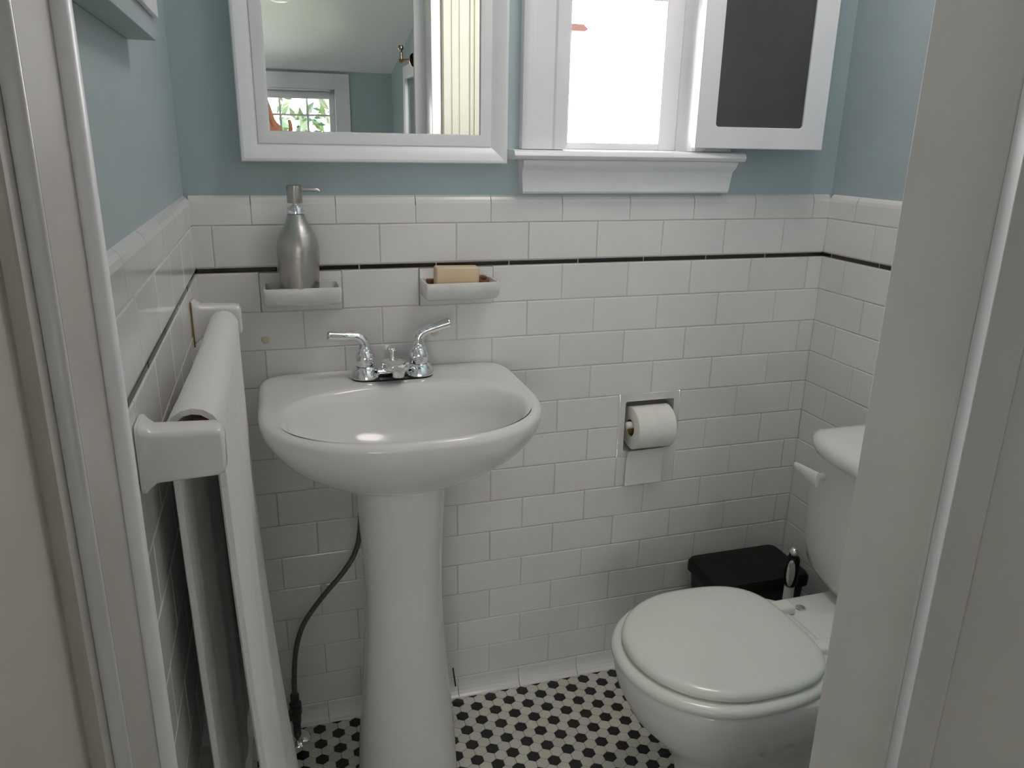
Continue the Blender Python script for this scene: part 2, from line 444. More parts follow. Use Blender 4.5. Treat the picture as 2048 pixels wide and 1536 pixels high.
# old glue spots on the tiles above the taps
for i, (x, z, r) in enumerate(((0.080, 0.908, 0.0085), (0.246, 0.909, 0.0095), (0.413, 0.906, 0.0085))):
    bm = B()
    n = 18
    rg = [[(x + q * r * (1 + 0.12 * math.sin(3 * t + i)) * math.cos(t), -o, z + q * r * (1 + 0.1 * math.cos(2 * t + i)) * math.sin(t)) for t in [2 * math.pi * k / n for k in range(n)]] for q, o in ((1, -0.0005), (0.93, 0.0008), (0.6, 0.0011))]
    loft(bm, rg, True, False, True)
    struct('glue_spot', bm, ADHES, wall_back, smooth=40, label='yellowed round glue spot')
# dark open joint at the foot of the back wall beside the pedestal
bm = B(); prism(bm, [(0.447, 0.075), (0.4495, 0.077), (0.458, 0.010), (0.455, 0.008)], 'y', -0.0012, -0.0004)
struct('open_joint', bm, DARKPL, wall_back, label='dark cracked joint beside the pedestal foot')

# ------------------------------------------------------------------ bathroom window
bm = B()
JW = 0.012
for (x0, x1, z0, z1) in ((WX0 - JW, WX0, WZ0, WZ1), (WX1, WX1 + JW, WZ0, WZ1), (WX0, WX1, WZ1 - JW, WZ1)):
    box(bm, x0, x1, PL + 0.0004, 0.110, z0, z1, 0.001)
w1 = struct('window_1', bm, TRIM)
bm = B()
def casing_prof(x0, x1, flip=False):
    w = x1 - x0
    pr = [(0, PL), (0, -0.010), (0.006, -0.014), (0.014, -0.016), (0.022, -0.013), (0.026, -0.013), (0.062, -0.013), (0.066, -0.017), (0.078, -0.019), (0.090, -0.017), (w, -0.012), (w, PL)]
    pr = [(x0 + u, v) for u, v in pr]
    return [(x0 + x1 - u, v) for u, v in pr] if flip else pr
prism(bm, casing_prof(0.592, 0.687), 'z', 1.272, 2.24)
prism(bm, casing_prof(0.968, 1.063, True), 'z', 1.272, 2.24)
box(bm, 0.592, 1.063, -0.014, PL, 2.14, 2.24, 0.003)
struct('casing', bm, TRIM, w1, smooth=35)
bm = B()   # stool with rounded nose
nose = [(0.06, 1.252), (-0.034, 1.252), (-0.040, 1.2545), (-0.043, 1.260), (-0.040, 1.267), (-0.034, 1.2705), (0.06, 1.2715)]
prism(bm, nose, 'x', 0.568, 1.083)
box(bm, WX0, WX1, 0.05, 0.110, 1.2625, 1.272, 0.001)
struct('stool', bm, TRIM, w1, smooth=40)
bm = B()   # apron with moulded top and slanted returns
prof = [(PL, 1.186), (-0.014, 1.186), (-0.0165, 1.190), (-0.0165, 1.226), (-0.019, 1.232), (-0.026, 1.238), (-0.030, 1.246), (-0.031, 1.2515), (PL, 1.2515)]
def inset(z): return 0.592 + 0.0, 1.068 - (1.2515 - z) * 0.02
rings = []
for side in (0, 1):
    rings.append([((0.594 - 0.004 * (z - 1.186) / 0.065) if side == 0 else (1.062 + 0.010 * (z - 1.186) / 0.065), y, z) for y, z in prof])
loft(bm, rings, True, True, True)
struct('apron', bm, TRIM, w1, smooth=30)
bm = B()   # outer sash in the opening
SYa, SYb = 0.062, 0.086
box(bm, WX0, 0.700, SYa, SYb, 1.272, 2.12, 0.002); box(bm, 0.927, WX1, SYa, SYb, 1.272, 2.12, 0.002)
box(bm, 0.700, 0.927, SYa, SYb, 1.272, 1.286, 0.002); box(bm, 0.700, 0.927, SYa, SYb, 1.568, 1.596, 0.002); box(bm, 0.700, 0.927, SYa, SYb, 2.09, 2.12, 0.002)
os_ = struct('outer_sash', bm, TRIM, w1)
bm = B(); box(bm, 0.7001, 0.9269, 0.072, 0.075, 1.2861, 1.5679); box(bm, 0.7001, 0.9269, 0.072, 0.075, 1.5961, 2.0899)
struct('pane', bm, GLASS, os_)

# inner sash swung open into the room
a = R(-7.0); HX, HY = 0.9605, -0.0215
M_s = Matrix.Translation((HX, HY, 0)) @ Matrix.Rotation(a, 4, 'Z')
sash = thing('casement_sash', 'white framed casement sash with dark pane, swung open at right of the bright window', 'window sash', (HX, HY, 1.279))
t = B()
w_s, z0, z1 = 0.2865, 1.279, 2.115
gx0, gx1, gz0, gz1 = 0.0415, 0.236, 1.322, 2.06
def rrect(x0, x1, z0, z1, r, y, n=4):
    pts = []
    for cx, cz, a0 in ((x1 - r, z1 - r, 0), (x0 + r, z1 - r, 90), (x0 + r, z0 + r, 180), (x1 - r, z0 + r, 270)):
        for k in range(n + 1):
            q = R(a0 + 90 * k / n); pts.append((cx + r * math.cos(q), y, cz + r * math.sin(q)))
    return pts
F = [rrect(0, w_s, z0, z1, 0.0015, 0.0), rrect(0, w_s, z0, z1, 0.0015, -0.020), rrect(0.0015, w_s - 0.0015, z0 + 0.0015, z1 - 0.0015, 0.0015, -0.0215),
     rrect(gx0 - 0.001, gx1 + 0.001, gz0 - 0.001, gz1 + 0.001, 0.008, -0.0215), rrect(gx0, gx1, gz0, gz1, 0.007, -0.0205), rrect(gx0, gx1, gz0, gz1, 0.007, -0.001), rrect(gx0, gx1, gz0, gz1, 0.007, 0.0)]
loft(t, F + [F[0]], True)
bmesh.ops.remove_doubles(t, verts=t.verts, dist=1e-6)
bm = B(); merge(bm, t, 0, M_s); obj('sash_frame', bm, TRIM, sash, smooth=30)
t = B(); loft(t, [rrect(gx0 + 0.0004, gx1 - 0.0004, gz0 + 0.0004, gz1 - 0.0004, 0.006, -0.0165), rrect(gx0 + 0.0004, gx1 - 0.0004, gz0 + 0.0004, gz1 - 0.0004, 0.006, -0.003)], True, True, True)
bm = B(); merge(bm, t, 0, M_s); obj('pane', bm, DARKPANE, sash, label='dark glass pane')

# bathroom ceiling lamp (above the frame)
bl_ = thing('bathroom_lamp', 'opal globe ceiling lamp of the bathroom, above the picture', 'ceiling lamp', (0.85, -0.50, HC))
bm = B(); lathe(bm, [(0.09, -0.001), (0.09, -0.02), (0.07, -0.028), (0.07, -0.05)], (0.85, -0.50, HC), 32); obj('lamp_base', bm, CHROME, bl_, smooth=40)
GLOW = bpy.data.materials.new('lit_opal_glass'); GLOW.use_nodes = True
_b = GLOW.node_tree.nodes['Principled BSDF']; _b.inputs['Emission Color'].default_value = (1.0, 0.90, 0.87, 1); _b.inputs['Emission Strength'].default_value = 1.12
bm = B(); lathe(bm, [(0.07, -0.0505), (0.15, -0.056), (0.185, -0.068), (0.19, -0.082), (0.175, -0.098), (0.13, -0.114), (0.07, -0.124), (0.0, -0.127)], (0.85, -0.50, HC), 40, cap1=False); obj('lamp_shade', bm, GLOW, bl_, smooth=60)

# ------------------------------------------------------------------ mirror
mirror = thing('wall_mirror', 'white framed mirror hanging on the back wall above the sink', 'mirror', (0.311, PL, 1.243))
mx0, mx1, mz0, mz1 = 0.063, 0.559, 1.243, 1.98
prof = [(0.0, PL), (0.0, -0.020), (0.002, -0.0235), (0.006, -0.024), (0.010, -0.0225), (0.018, -0.019), (0.026, -0.0135), (0.031, -0.010), (0.0325, -0.0125), (0.044, -0.0135), (0.052, -0.0115), (0.0535, -0.008), (0.0535, PL)]
bm = B()
rings = []
for u, y in prof: rings.append([(mx0 + u, y, mz0 + u), (mx1 - u, y, mz0 + u), (mx1 - u, y, mz1 - u), (mx0 + u, y, mz1 - u)])
loft(bm, rings, True)
obj('frame', bm, TRIM, mirror, smooth=25)
bm = B(); box(bm, mx0 + 0.0532, mx1 - 0.0532, -0.0062, 0.004, mz0 + 0.0532, mz1 - 0.0532)
obj('mirror_glass', bm, MIRROR, mirror, label='clear silvered mirror glass')

# ------------------------------------------------------------------ soap dishes
def rect_ring(x0, x1, y0, y1, z, r=0.006, n=4):
    pts = []
    for cx, cy, a0 in ((x1 - r, y1 - r, 0), (x0 + r, y1 - r, 90), (x0 + r, y0 + r, 180), (x1 - r, y0 + r, 270)):
        for k in range(n + 1):
            q = R(a0 + 90 * k / n); pts.append((cx + r * math.cos(q), cy + r * math.sin(q), z))
    return pts
def soap_dish(i, label, ta=0.007, tb_=0.007):
    x0, x1 = DISHES[i]; xm = (x0 + x1) / 2
    t = thing('soap_dish', label, 'soap dish', (xm, 0, 0.966), 'ceramic dishes built into the tiled wall')
    bm = B(); box(bm, x0 + 0.0008, x1 - 0.0008, -0.004, PL - 0.001, 0.9645, 1.0392, 0.0015); obj('back_plate', bm, DISH, t, smooth=40)
    bm = B()
    a, b = x0 + ta, x1 - tb_
    R_ = [rect_ring(a + 0.010, b - 0.010, -0.050, -0.0041, 0.982), rect_ring(a + 0.003, b - 0.003, -0.068, -0.0041, 0.987), rect_ring(a, b, -0.076, -0.0041, 0.994),
          rect_ring(a - 0.001, b + 0.001, -0.078, -0.0041, 1.017), rect_ring(a + 0.001, b - 0.001, -0.0765, -0.005, 1.0205), rect_ring(a + 0.004, b - 0.004, -0.0735, -0.006, 1.0200),
          rect_ring(a + 0.007, b - 0.007, -0.0705, -0.006, 1.012), rect_ring(a + 0.012, b - 0.012, -0.066, -0.008, 1.0055)]
    loft(bm, R_, True, True, True)
    obj('tray', bm, DISH, t, smooth=50)
    return t
d1 = soap_dish(0, 'white ceramic soap dish on the wall holding the steel soap pump')
d2 = soap_dish(1, 'white ceramic soap dish on the wall holding the tan soap bar', 0.0, 0.006)
bm = B()   # rusty drain ring in the second dish
tube(bm, [(0.506 + 0.0085 * math.cos(q), -0.040 + 0.0085 * math.sin(q), 1.020 + 0.004 * math.sin(q)) for q in [2 * math.pi * k / 20 for k in range(21)]], 0.0035, 8)
obj('rusty_ring', bm, RUST, d2, smooth=60, label='rust brown ring in the tray')
bm = B(); box(bm, DISHES[1][0] + 0.012, DISHES[1][1] - 0.014, -0.022, -0.0095, 1.006, 1.0195, 0.001); obj('soap_scum', bm, RUST, d2, label='brown soap residue along the back')

# soap pump
sp = thing('soap_dispenser', 'brushed steel soap pump bottle standing in the left wall dish', 'soap dispenser', (0.1505, -0.042, 1.0062))
c = (0.1505, -0.042, 1.0062)
bm = B()
lathe(bm, [(0.031, 0), (0.0335, 0.0015), (0.0350, 0.010), (0.0368, 0.040), (0.0380, 0.068), (0.0380, 0.084), (0.0362, 0.097), (0.0315, 0.110), (0.0245, 0.122), (0.0190, 0.133), (0.0160, 0.141), (0.0152, 0.1455), (0.0, 0.146)], c, 40, cap1=False)
obj('bottle_body', bm, STEEL, sp, smooth=50)
bm = B(); lathe(bm, [(0.0152, 0.1462), (0.0160, 0.1470), (0.0160, 0.1570), (0.0152, 0.1585), (0.0105, 0.159), (0.0100, 0.1615), (0.0062, 0.162), (0.0058, 0.1650)], c, 32); obj('collar', bm, CHROME, sp, smooth=35)
bm = B()
lathe(bm, [(0.009, 0.1652), (0.0128, 0.1655), (0.0136, 0.167), (0.0138, 0.192), (0.0132, 0.1965), (0.011, 0.1975), (0.0, 0.1977)], c, 32, cap1=False)
ph = obj('pump_head', bm, STEEL, sp, smooth=35)
bm = B(); tube(bm, [(c[0] + 0.012, c[1], c[2] + 0.190), (c[0] + 0.028, c[1] - 0.002, c[2] + 0.1895), (c[0] + 0.041, c[1] - 0.004, c[2] + 0.1885), (c[0] + 0.044, c[1] - 0.004, c[2] + 0.186)], [0.0042, 0.0038, 0.0034, 0.003], 12); obj('spout', bm, STEEL, ph, smooth=60)
# soap bar
bm = B(); box(bm, -0.0435, 0.0435, -0.016, 0.016, 0, 0.042, 0.004, 3)
bmesh.ops.rotate(bm, verts=bm.verts, matrix=Matrix.Rotation(R(1.0), 3, 'Y')); bmesh.ops.translate(bm, verts=bm.verts, vec=(0.4505, -0.042, 1.0063))
solo('soap_bar', bm, SOAPM, 'tan bar of soap standing on edge in the right wall dish', 'soap', (0.4505, -0.042, 1.0063), smooth=40)

# ------------------------------------------------------------------ pedestal sink
sink = thing('pedestal_sink', 'white porcelain pedestal sink with oval basin under the mirror', 'sink', (0.308, -0.22, 0))
SX, SY = 0.310, -0.20
NA = 128
def outline(t, grow=0.0):
    ct, st = math.cos(t), math.sin(t)
    A_, B_ = 0.249 + grow, 0.237 + grow
    if st <= 0:
        r = 1.0 / ((abs(ct) / A_) ** 2.5 + (abs(st) / B_) ** 2.5) ** (1 / 2.5)
    else:
        bk = 0.1985 + min(grow, 0); hw = A_
        r = 1.0 / ((abs(ct) / hw) ** 9 + (st / bk) ** 9) ** (1 / 9)
    return r
def ring_out(scale, z, grow=0.0, cx=SX, cy=SY):
    return [(cx + scale * outline(t, grow) * math.cos(t), min(cy + scale * outline(t, grow) * math.sin(t), -0.0012), z) for t in [2 * math.pi * k / NA for k in range(NA)]]
def ring_el(a, b, z, cx, cy, n=2.0):
    out = []
    for k in range(NA):
        t = 2 * math.pi * k / NA; ct, st = math.cos(t), math.sin(t)
        r = 1.0 / ((abs(ct) / a) ** n + (abs(st) / b) ** n) ** (1 / n); out.append((cx + r * ct, cy + r * st, z))
    return out
def mixr(r0, r1, f): return [tuple(p * (1 - f) + q * f for p, q in zip(a, b)) for a, b in zip(r0, r1)]
bm = B()
neck = ring_el(0.082, 0.076, 0.688, 0.302, -0.212)
rings = [ring_el(0.070, 0.064, 0.684, 0.302, -0.212)]
for k in range(0, 25):
    f = math.sin(math.pi / 2 * k / 24)                                   # 0 at neck, 1 at rim
    z = 0.688 + 0.132 * (0.74 * f ** 1.5 + 0.26 * (1 - math.sqrt(max(0, 1 - f ** 7))))
    o = ring_out(1.0, 0, 0.0)
    r = mixr([(x, y, z) for x, y, _ in neck], [(x, y, z) for x, y, _ in o], f)
    rings.append(r)
rings += [ring_out(1.0, 0.826, 0.0008), ring_out(1.0, 0.832, -0.0005), ring_out(1.0, 0.8365, -0.004), ring_out(1.0, 0.8388, -0.008), ring_out(1.0, 0.8395, -0.012)]
E0 = ring_el(0.218, 0.154, 0.8395, SX, -0.274, 2.25)
rings += [mixr(ring_out(1.0, 0.8395, -0.012), E0, f) for f in (0.25, 0.5, 0.75)]
inner = [(0.218, 0.154, 0.8395), (0.213, 0.150, 0.8382), (0.207, 0.145, 0.834), (0.200, 0.138, 0.822), (0.188, 0.128, 0.800), (0.165, 0.110, 0.770), (0.128, 0.083, 0.745), (0.075, 0.052, 0.730), (0.025, 0.022, 0.725)]
for a_, b_, z in inner: rings.append(ring_el(a_, b_, z, SX, -0.268 - 0.006, 2.25))
loft(bm, rings, True, True, True)
obj('basin', bm, PORC, sink, smooth=60)
bm = B()
pr = [(0.062, 0.0), (0.104, 0.0), (0.104, 0.012), (0.101, 0.03), (0.0985, 0.09), (0.092, 0.18), (0.083, 0.28), (0.0765, 0.38), (0.0740, 0.46), (0.0755, 0.54), (0.079, 0.61), (0.081, 0.650), (0.081, 0.682), (0.079, 0.6865), (0.05, 0.687)]
rings = []
for r, z in pr: rings.append(ring_el(r, r * 0.92, z, 0.303, -0.214, 2.3))
loft(bm, rings, True, True, True)
obj('pedestal', bm, PORC, sink, smooth=50)
bm = B(); lathe(bm, [(0.0, 0.0), (0.021, 0.0), (0.023, 0.002), (0.021, 0.0035), (0.016, 0.003), (0.012, 0.001), (0.0, 0.001)], (SX, -0.274, 0.7245), 28, cap0=False, cap1=False); obj('drain', bm, CHROME, sink, smooth=40, label='chrome drain ring')

# faucet
fz = 0.8395; fy = -0.072
fc = thing('faucet', 'chrome two handle faucet mounted on the back of the sink', 'faucet', (0.3145, fy, fz))
def stadium(w, d, z, cx, cy, n=14):
    r = d / 2; pts = []
    for k in range(n + 1): q = R(-90 + 180 * k / n); pts.append((cx + w / 2 - r + r * math.cos(q), cy + r * math.sin(q), z))
    for k in range(n + 1): q = R(90 + 180 * k / n); pts.append((cx - w / 2 + r + r * math.cos(q), cy + r * math.sin(q), z))
    return pts
bm = B(); loft(bm, [stadium(0.160, 0.062, fz, 0.3145, fy), stadium(0.160, 0.062, fz + 0.003, 0.3145, fy)], True, True, True); obj('gasket', bm, DARKPL, fc, label='black base gasket')
bm = B()
for sx in (-1, 1):
    cx = 0.3145 + sx * 0.0525
    loft(bm, [stadium(0.0585, 0.0585, fz + 0.003, cx, fy), stadium(0.0570, 0.057, fz + 0.010, cx, fy), stadium(0.047, 0.047, fz + 0.020, cx, fy), stadium(0.038, 0.038, fz + 0.025, cx, fy)], True, True, True)
box(bm, 0.2815, 0.3475, fy - 0.012, fy + 0.024, fz + 0.003, fz + 0.019, 0.004)
obj('base_plate', bm, CHROME, fc, smooth=40)
for sx, nm in ((-1, 'left'), (1, 'right')):
    cx = 0.3145 + sx * 0.0525
    bm = B()
    lathe(bm, [(0.0175, fz + 0.0255), (0.0188, fz + 0.030), (0.0190, fz + 0.042), (0.0170, fz + 0.050), (0.0125, fz + 0.055), (0.0130, fz + 0.058), (0.0130, fz + 0.0605), (0.0110, fz + 0.063), (0.0095, fz + 0.066)], (cx, fy, 0), 28)
    v = obj('valve_body', bm, CHROME, fc, smooth=45)
    if sx < 0: tip = [(0, 0.064), (-0.002, 0.074), (-0.009, 0.0815), (-0.020, 0.0845), (-0.033, 0.086), (-0.060, 0.0885), (-0.066, 0.089)]
    else: tip = [(0, 0.064), (0.001, 0.075), (0.006, 0.0835), (0.015, 0.089), (0.027, 0.0935), (0.053, 0.1015), (0.060, 0.1035)]
    pts = spline([(cx + u, fy - 0.006 * min(1, abs(u) / 0.04), fz + w) for u, w in tip], 5)
    rad = []
    for i in range(len(pts)):
        f = i / (len(pts) - 1)
        rad.append(0.0112 - 0.0030 * min(1, f / 0.5) + (0.0018 * max(0, (f - 0.55) / 0.45)))
    e1 = pts[-1] + (pts[-1] - pts[-2]).normalized() * 0.003; e2 = pts[-1] + (pts[-1] - pts[-2]).normalized() * 0.005
    pts += [e1, e2]; rad += [0.0082, 0.0048]
    bm = B(); tube(bm, pts, rad, 14)
    k = int(len(pts) * 0.62); tube(bm, [pts[k], pts[k] + (pts[k + 1] - pts[k]).normalized() * 0.004], 0.0096, 14)
    obj('lever_handle', bm, CHROME, v, smooth=50)
bm = B()   # short spout over the bowl
ringsp = []
for u, (hw, zt, zb) in ((0.022, (0.017, 0.022, 0.006)), (0.0, (0.022, 0.036, 0.010)), (-0.018, (0.0255, 0.042, 0.020)), (-0.040, (0.0265, 0.0435, 0.0245)), (-0.055, (0.025, 0.0430, 0.0255)), (-0.064, (0.020, 0.0415, 0.0265)), (-0.069, (0.012, 0.0395, 0.028))):
    y = fy + u
    ringsp.append([(0.3145 + hw * math.copysign(abs(math.cos(q)) ** 0.6, math.cos(q)), y, fz + (zt + zb) / 2 + (zt - zb) / 2 * math.copysign(abs(math.sin(q)) ** 0.7, math.sin(q))) for q in [2 * math.pi * k / 24 for k in range(24)]])
loft(bm, ringsp, True, True, True)
lathe(bm, [(0.0115, 0.0), (0.0125, 0.002), (0.0125, 0.013)], (0.3185, fy - 0.048, fz + 0.013), 20)
obj('spout', bm, CHROME, fc, smooth=45)
bm = B(); lathe(bm, [(0.0050, 0.034), (0.0050, 0.050), (0.0095, 0.0510), (0.0105, 0.0535), (0.0095, 0.0565), (0.003, 0.057)], (0.316, fy + 0.008, fz), 18); obj('lift_rod', bm, CHROME, fc, smooth=40)

# supply line: braided hose and stop valve
sv = thing('supply_line', 'grey braided water hose and stop valve below the sink', 'water supply hose', (0.078, -0.052, 0))
hp = [(0.236, -0.085, 0.705), (0.241, -0.06, 0.60), (0.243, -0.05, 0.546), (0.233, -0.05, 0.465), (0.204, -0.05, 0.41), (0.149, -0.05, 0.346), (0.111, -0.05, 0.291), (0.0925, -0.05, 0.232), (0.085, -0.05, 0.17), (0.0825, -0.05, 0.118)]
bm = B(); tube(bm, spline(hp, 8), 0.0055, 12); obj('hose', bm, HOSE, sv, smooth=60)
bm = B()
lathe(bm, [(0.006, 0.120), (0.0095, 0.118), (0.0095, 0.098), (0.013, 0.096), (0.0135, 0.070), (0.011, 0.066), (0.010, 0.045), (0.0085, 0.040), (0.0085, 0.003)], (0.082, -0.05, 0), 12)
tube(bm, [(0.082, -0.05, 0.085), (0.060, -0.075, 0.085)], 0.0055, 10)
lathe(bm, [(0.004, -0.012), (0.014, -0.010), (0.014, -0.002), (0.004, 0.0)], (0.060, -0.075, 0.085), 14, 'y', sx=1.0, sy=0.7)
obj('stop_valve', bm, BRASS, sv, smooth=40, label='tarnished stop valve')
bm = B(); lathe(bm, [(0.0095, 0.012), (0.020, 0.009), (0.028, 0.003), (0.029, 0.0004)], (0.082, -0.05, 0), 28); obj('floor_flange', bm, CHROME, sv, smooth=50, label='chrome floor flange')

# ------------------------------------------------------------------ recessed paper holder and roll
th = thing('paper_holder', 'recessed white ceramic toilet paper holder set into the back wall', 'toilet paper holder', (0.921, 0, 0.58))
ix0, ix1, iz0, iz1 = 0.859, 0.983, 0.594, 0.7175
bm = B()
def rz(x0, x1, z0, z1, r, y): return rrect(x0, x1, z0, z1, r, y, 3)
loft(bm, [rz(TPX0 + 0.0006, TPX1 - 0.0006, TPZ0 + 0.0006, TPZ1 - 0.0006, 0.002, 0.004), rz(TPX0 + 0.0006, TPX1 - 0.0006, TPZ0 + 0.0006, TPZ1 - 0.0006, 0.002, -0.0002), rz(TPX0 + 0.0010, TPX1 - 0.0010, TPZ0 + 0.0010, TPZ1 - 0.0010, 0.002, -0.0004),
          rz(ix0 - 0.003, ix1 + 0.003, iz0 - 0.003, iz1 + 0.003, 0.005, -0.0004), rz(ix0, ix1, iz0, iz1, 0.005, -0.001), rz(ix0 + 0.001, ix1 - 0.001, iz0 + 0.002, iz1 - 0.002, 0.006, 0.05), rz(ix0 + 0.003, ix1 - 0.003, iz0 + 0.006, iz1 - 0.006, 0.01, 0.072)], True, False, True)
obj('recessed_box', bm, DISH, th, smooth=18)
bm = B(); lathe(bm, [(0.006, 0.0), (0.0085, 0.002), (0.0085, 0.118), (0.006, 0.1205)], (0.8605, -0.006, 0.6615), 18, 'x'); obj('roller', bm, WHITEPL, th, smooth=40)
roll = thing('toilet_roll', 'white toilet paper roll with one sheet hanging down in the wall holder', 'toilet paper', (0.920, -0.004, 0.603))
bm = B(); ry, rz_ = -0.004, 0.6540
ro = [(0.0205, 0.0), (0.049, 0.0), (0.0505, 0.0012), (0.0505, 0.0938), (0.049, 0.095), (0.0205, 0.095), (0.0205, 0.0)]
lathe(bm, ro, (0.8725, ry, rz_), 48, 'x', False, False)
obj('roll', bm, PAPER, roll, smooth=40)
bm = B()
sh = [(-0.0265, 0.604), (-0.0190, 0.596), (-0.0150, 0.584), (-0.0125, 0.566), (-0.0115, 0.540), (-0.0120, 0.510)]
loft(bm, [[(x, y + 0.0008 * math.sin(14 * (x - 0.86) * 5), z + (0.0015 if x > 0.9 else 0)) for y, z in sh] + [(x, y + 0.0008 * math.sin(14 * (x - 0.86) * 5) + 0.0006, z + (0.0015 if x > 0.9 else 0)) for y, z in reversed(sh)] for x in [0.8640 + 0.0950 * k / 8 for k in range(9)]], True, True, True)
obj('hanging_sheet', bm, PAPER, roll, smooth=60)
bm = B(); lathe(bm, [(0.0203, 0.001), (0.0192, 0.001), (0.0192, 0.094), (0.0203, 0.094), (0.0203, 0.001)], (0.8725, ry, rz_), 32, 'x', False, False); obj('cardboard_core', bm, WOODB, roll, smooth=40, label='brown cardboard core')

# ------------------------------------------------------------------ towel bar and towel
tb = thing('towel_bar', 'white ceramic towel bar on the left wall', 'towel bar', (XL, -0.46, 0.98))
def bar_post(y0, y1):
    bm = B()
    ym = (y0 + y1) / 2
    def rg(x, e, zz): # rounded rectangle ring in the y-z plane
        return [(x, yy, z) for (yy, _, z) in rrect(y0 - e, y1 + e, 0.957 - zz, 1.013 + zz, 0.008, 0)]
    loft(bm, [rg(XL + 0.0004, 0.006, 0.008), rg(XL + 0.004, 0.006, 0.008), rg(XL + 0.008, 0.003, 0.004), rg(XL + 0.014, 0.0, 0.0), rg(XL + 0.070, -0.001, -0.002), rg(XL + 0.0765, -0.003, -0.004), rg(XL + 0.079, -0.008, -0.009)], True, True, True)
    obj('post', bm, PORC, tb, smooth=40)
bar_post(-0.772, -0.736); bar_post(-0.166, -0.130)
bm = B(); lathe(bm, [(0.0105, -0.737), (0.0105, -0.165)], (0.020, 0, 0.990), 24, 'y'); obj('rod', bm, WOODB, tb, smooth=40, label='brown wooden rod')
bm = B(); box(bm, XL + 0.0003, XL + 0.0025, -0.1765, -0.1725, 0.945, 1.022, 0.0005); obj('old_caulk', bm, OCHRE, tb, label='ochre caulk line beside the far post')

bm = B()
NL, NS = 44, 72
tw = 0.0115
def towel_mid(v, s):
    """v: 0 near edge .. 1 far edge along the bar;  s: -1 bottom of back layer .. 0 over the rod .. 1 bottom of front layer"""
    y = -0.716 + v * 0.515
    rbar = 0.0166
    arc = 0.10                       # |s| below this wraps the rod
    fold = 0.0022 * math.sin(26 * v + 0.6) + 0.0014 * math.sin(61 * v + 2)
    loose = 0.012 * (1 - v) ** 2          # the near end sits looser on the rod
    if abs(s) <= arc:
        q = math.pi / 2 * (1 - s / arc)      # pi at back, 0 at front
        return Vector((0.020 + (rbar + 0.001) * math.cos(q) - loose * (1 - math.cos(q)) / 2, y, 0.990 + (rbar + 0.001 + 0.35 * loose) * math.sin(q) + 0.25 * fold))
    f = (abs(s) - arc) / (1 - arc)
    if s < 0:
        L = 0.66
        x = 0.020 - rbar - 0.0045 * math.sin(min(1, f * 2) * math.pi / 2) + fold * min(1, f * 3) + 0.006 * f - loose * (1 - 0.5 * f)
        return Vector((x, y + 0.012 * f, 0.990 - L * f))
    L = 0.86
    flare = 0.004 * f + 0.030 * f ** 2.2
    x = 0.020 + rbar + flare + fold * (0.4 + 1.6 * f)
    x += 0.006 * f * math.sin(9 * v + 1.2)
    return Vector((x, y - 0.012 * f * (1 - 2 * v), 0.990 - L * f))
grid = [[towel_mid(i / NL, -1 + 2 * j / NS) for j in range(NS + 1)] for i in range(NL + 1)]
def nrm(i, j):
    du = grid[min(i + 1, NL)][j] - grid[max(i - 1, 0)][j]; dv = grid[i][min(j + 1, NS)] - grid[i][max(j - 1, 0)]
    return du.cross(dv).normalized()
def shell(off): return [[bm.verts.new(grid[i][j] + nrm(i, j) * off * (0.55 if i in (0, NL) or j in (0, NS) else 1.0)) for j in range(NS + 1)] for i in range(NL + 1)]
A1, A2 = shell(-tw / 2), shell(tw / 2)
for S in (A1, A2):
    for i in range(NL):
        for j in range(NS): bm.faces.new((S[i][j], S[i + 1][j], S[i + 1][j + 1], S[i][j + 1]))
for i in range(NL):
    for j in (0, NS): bm.faces.new((A1[i][j], A1[i + 1][j], A2[i + 1][j], A2[i][j]))
for j in range(NS):
    for i in (0, NL): bm.faces.new((A1[i][j], A1[i][j + 1], A2[i][j + 1], A2[i][j]))
solo('bath_towel', bm, TERRY, 'white terry bath towel folded over the towel bar at left', 'towel', (0.02, -0.46, 0.98), smooth=70)

# ------------------------------------------------------------------ toilet
tl = thing('toilet', 'white two piece toilet with closed lid beside the right wall', 'toilet', (0.95, -0.47, 0))
TY = -0.467
NT = 96
def egg(x_tip, x_back, hw, z, n_back=4.0, xc=None, cy=TY):
    xc = xc if xc is not None else x_tip + hw * 1.06
    pts = []
    for k in range(NT):
        t = 2 * math.pi * k / NT; ct, st = math.cos(t), math.sin(t)
        if ct < 0: a, n = xc - x_tip, 2.0
        else: a, n = x_back - xc, n_back
        r = 1.0 / ((abs(ct) / a) ** n + (abs(st) / hw) ** n) ** (1 / n)
        pts.append((xc + r * ct, cy + r * st, z))
    return pts
bm = B()   # bowl with foot
bowl = [egg(0.80, 1.20, 0.098, 0.0, 4), egg(0.80, 1.20, 0.098, 0.012, 4), egg(0.805, 1.20, 0.092, 0.03, 4), egg(0.800, 1.19, 0.088, 0.10, 4), egg(0.775, 1.18, 0.098, 0.17, 3.5),
        egg(0.735, 1.16, 0.120, 0.215, 3.2), egg(0.692, 1.13, 0.150, 0.265, 3), egg(0.668, 1.11, 0.168, 0.315, 3), egg(0.660, 1.11, 0.174, 0.345, 3), egg(0.658, 1.11, 0.175, 0.368, 3), egg(0.664, 1.10, 0.170, 0.373, 3)]
loft(bm, bowl, True, True, True)
obj('bowl', bm, PORC, tl, smooth=60)
bm = B()   # rear deck carrying the tank
loft(bm, [rect_ring(1.03, 1.325, TY - 0.088, TY + 0.088, 0.24, 0.03), rect_ring(1.02, 1.33, TY - 0.105, TY + 0.100, 0.33, 0.03), rect_ring(1.015, 1.333, TY - 0.113, TY + 0.108, 0.379, 0.025), rect_ring(1.02, 1.328, TY - 0.108, TY + 0.103, 0.386, 0.025)], True, True, True)
obj('deck', bm, PORC, tl, smooth=50)
bm = B()   # seat ring
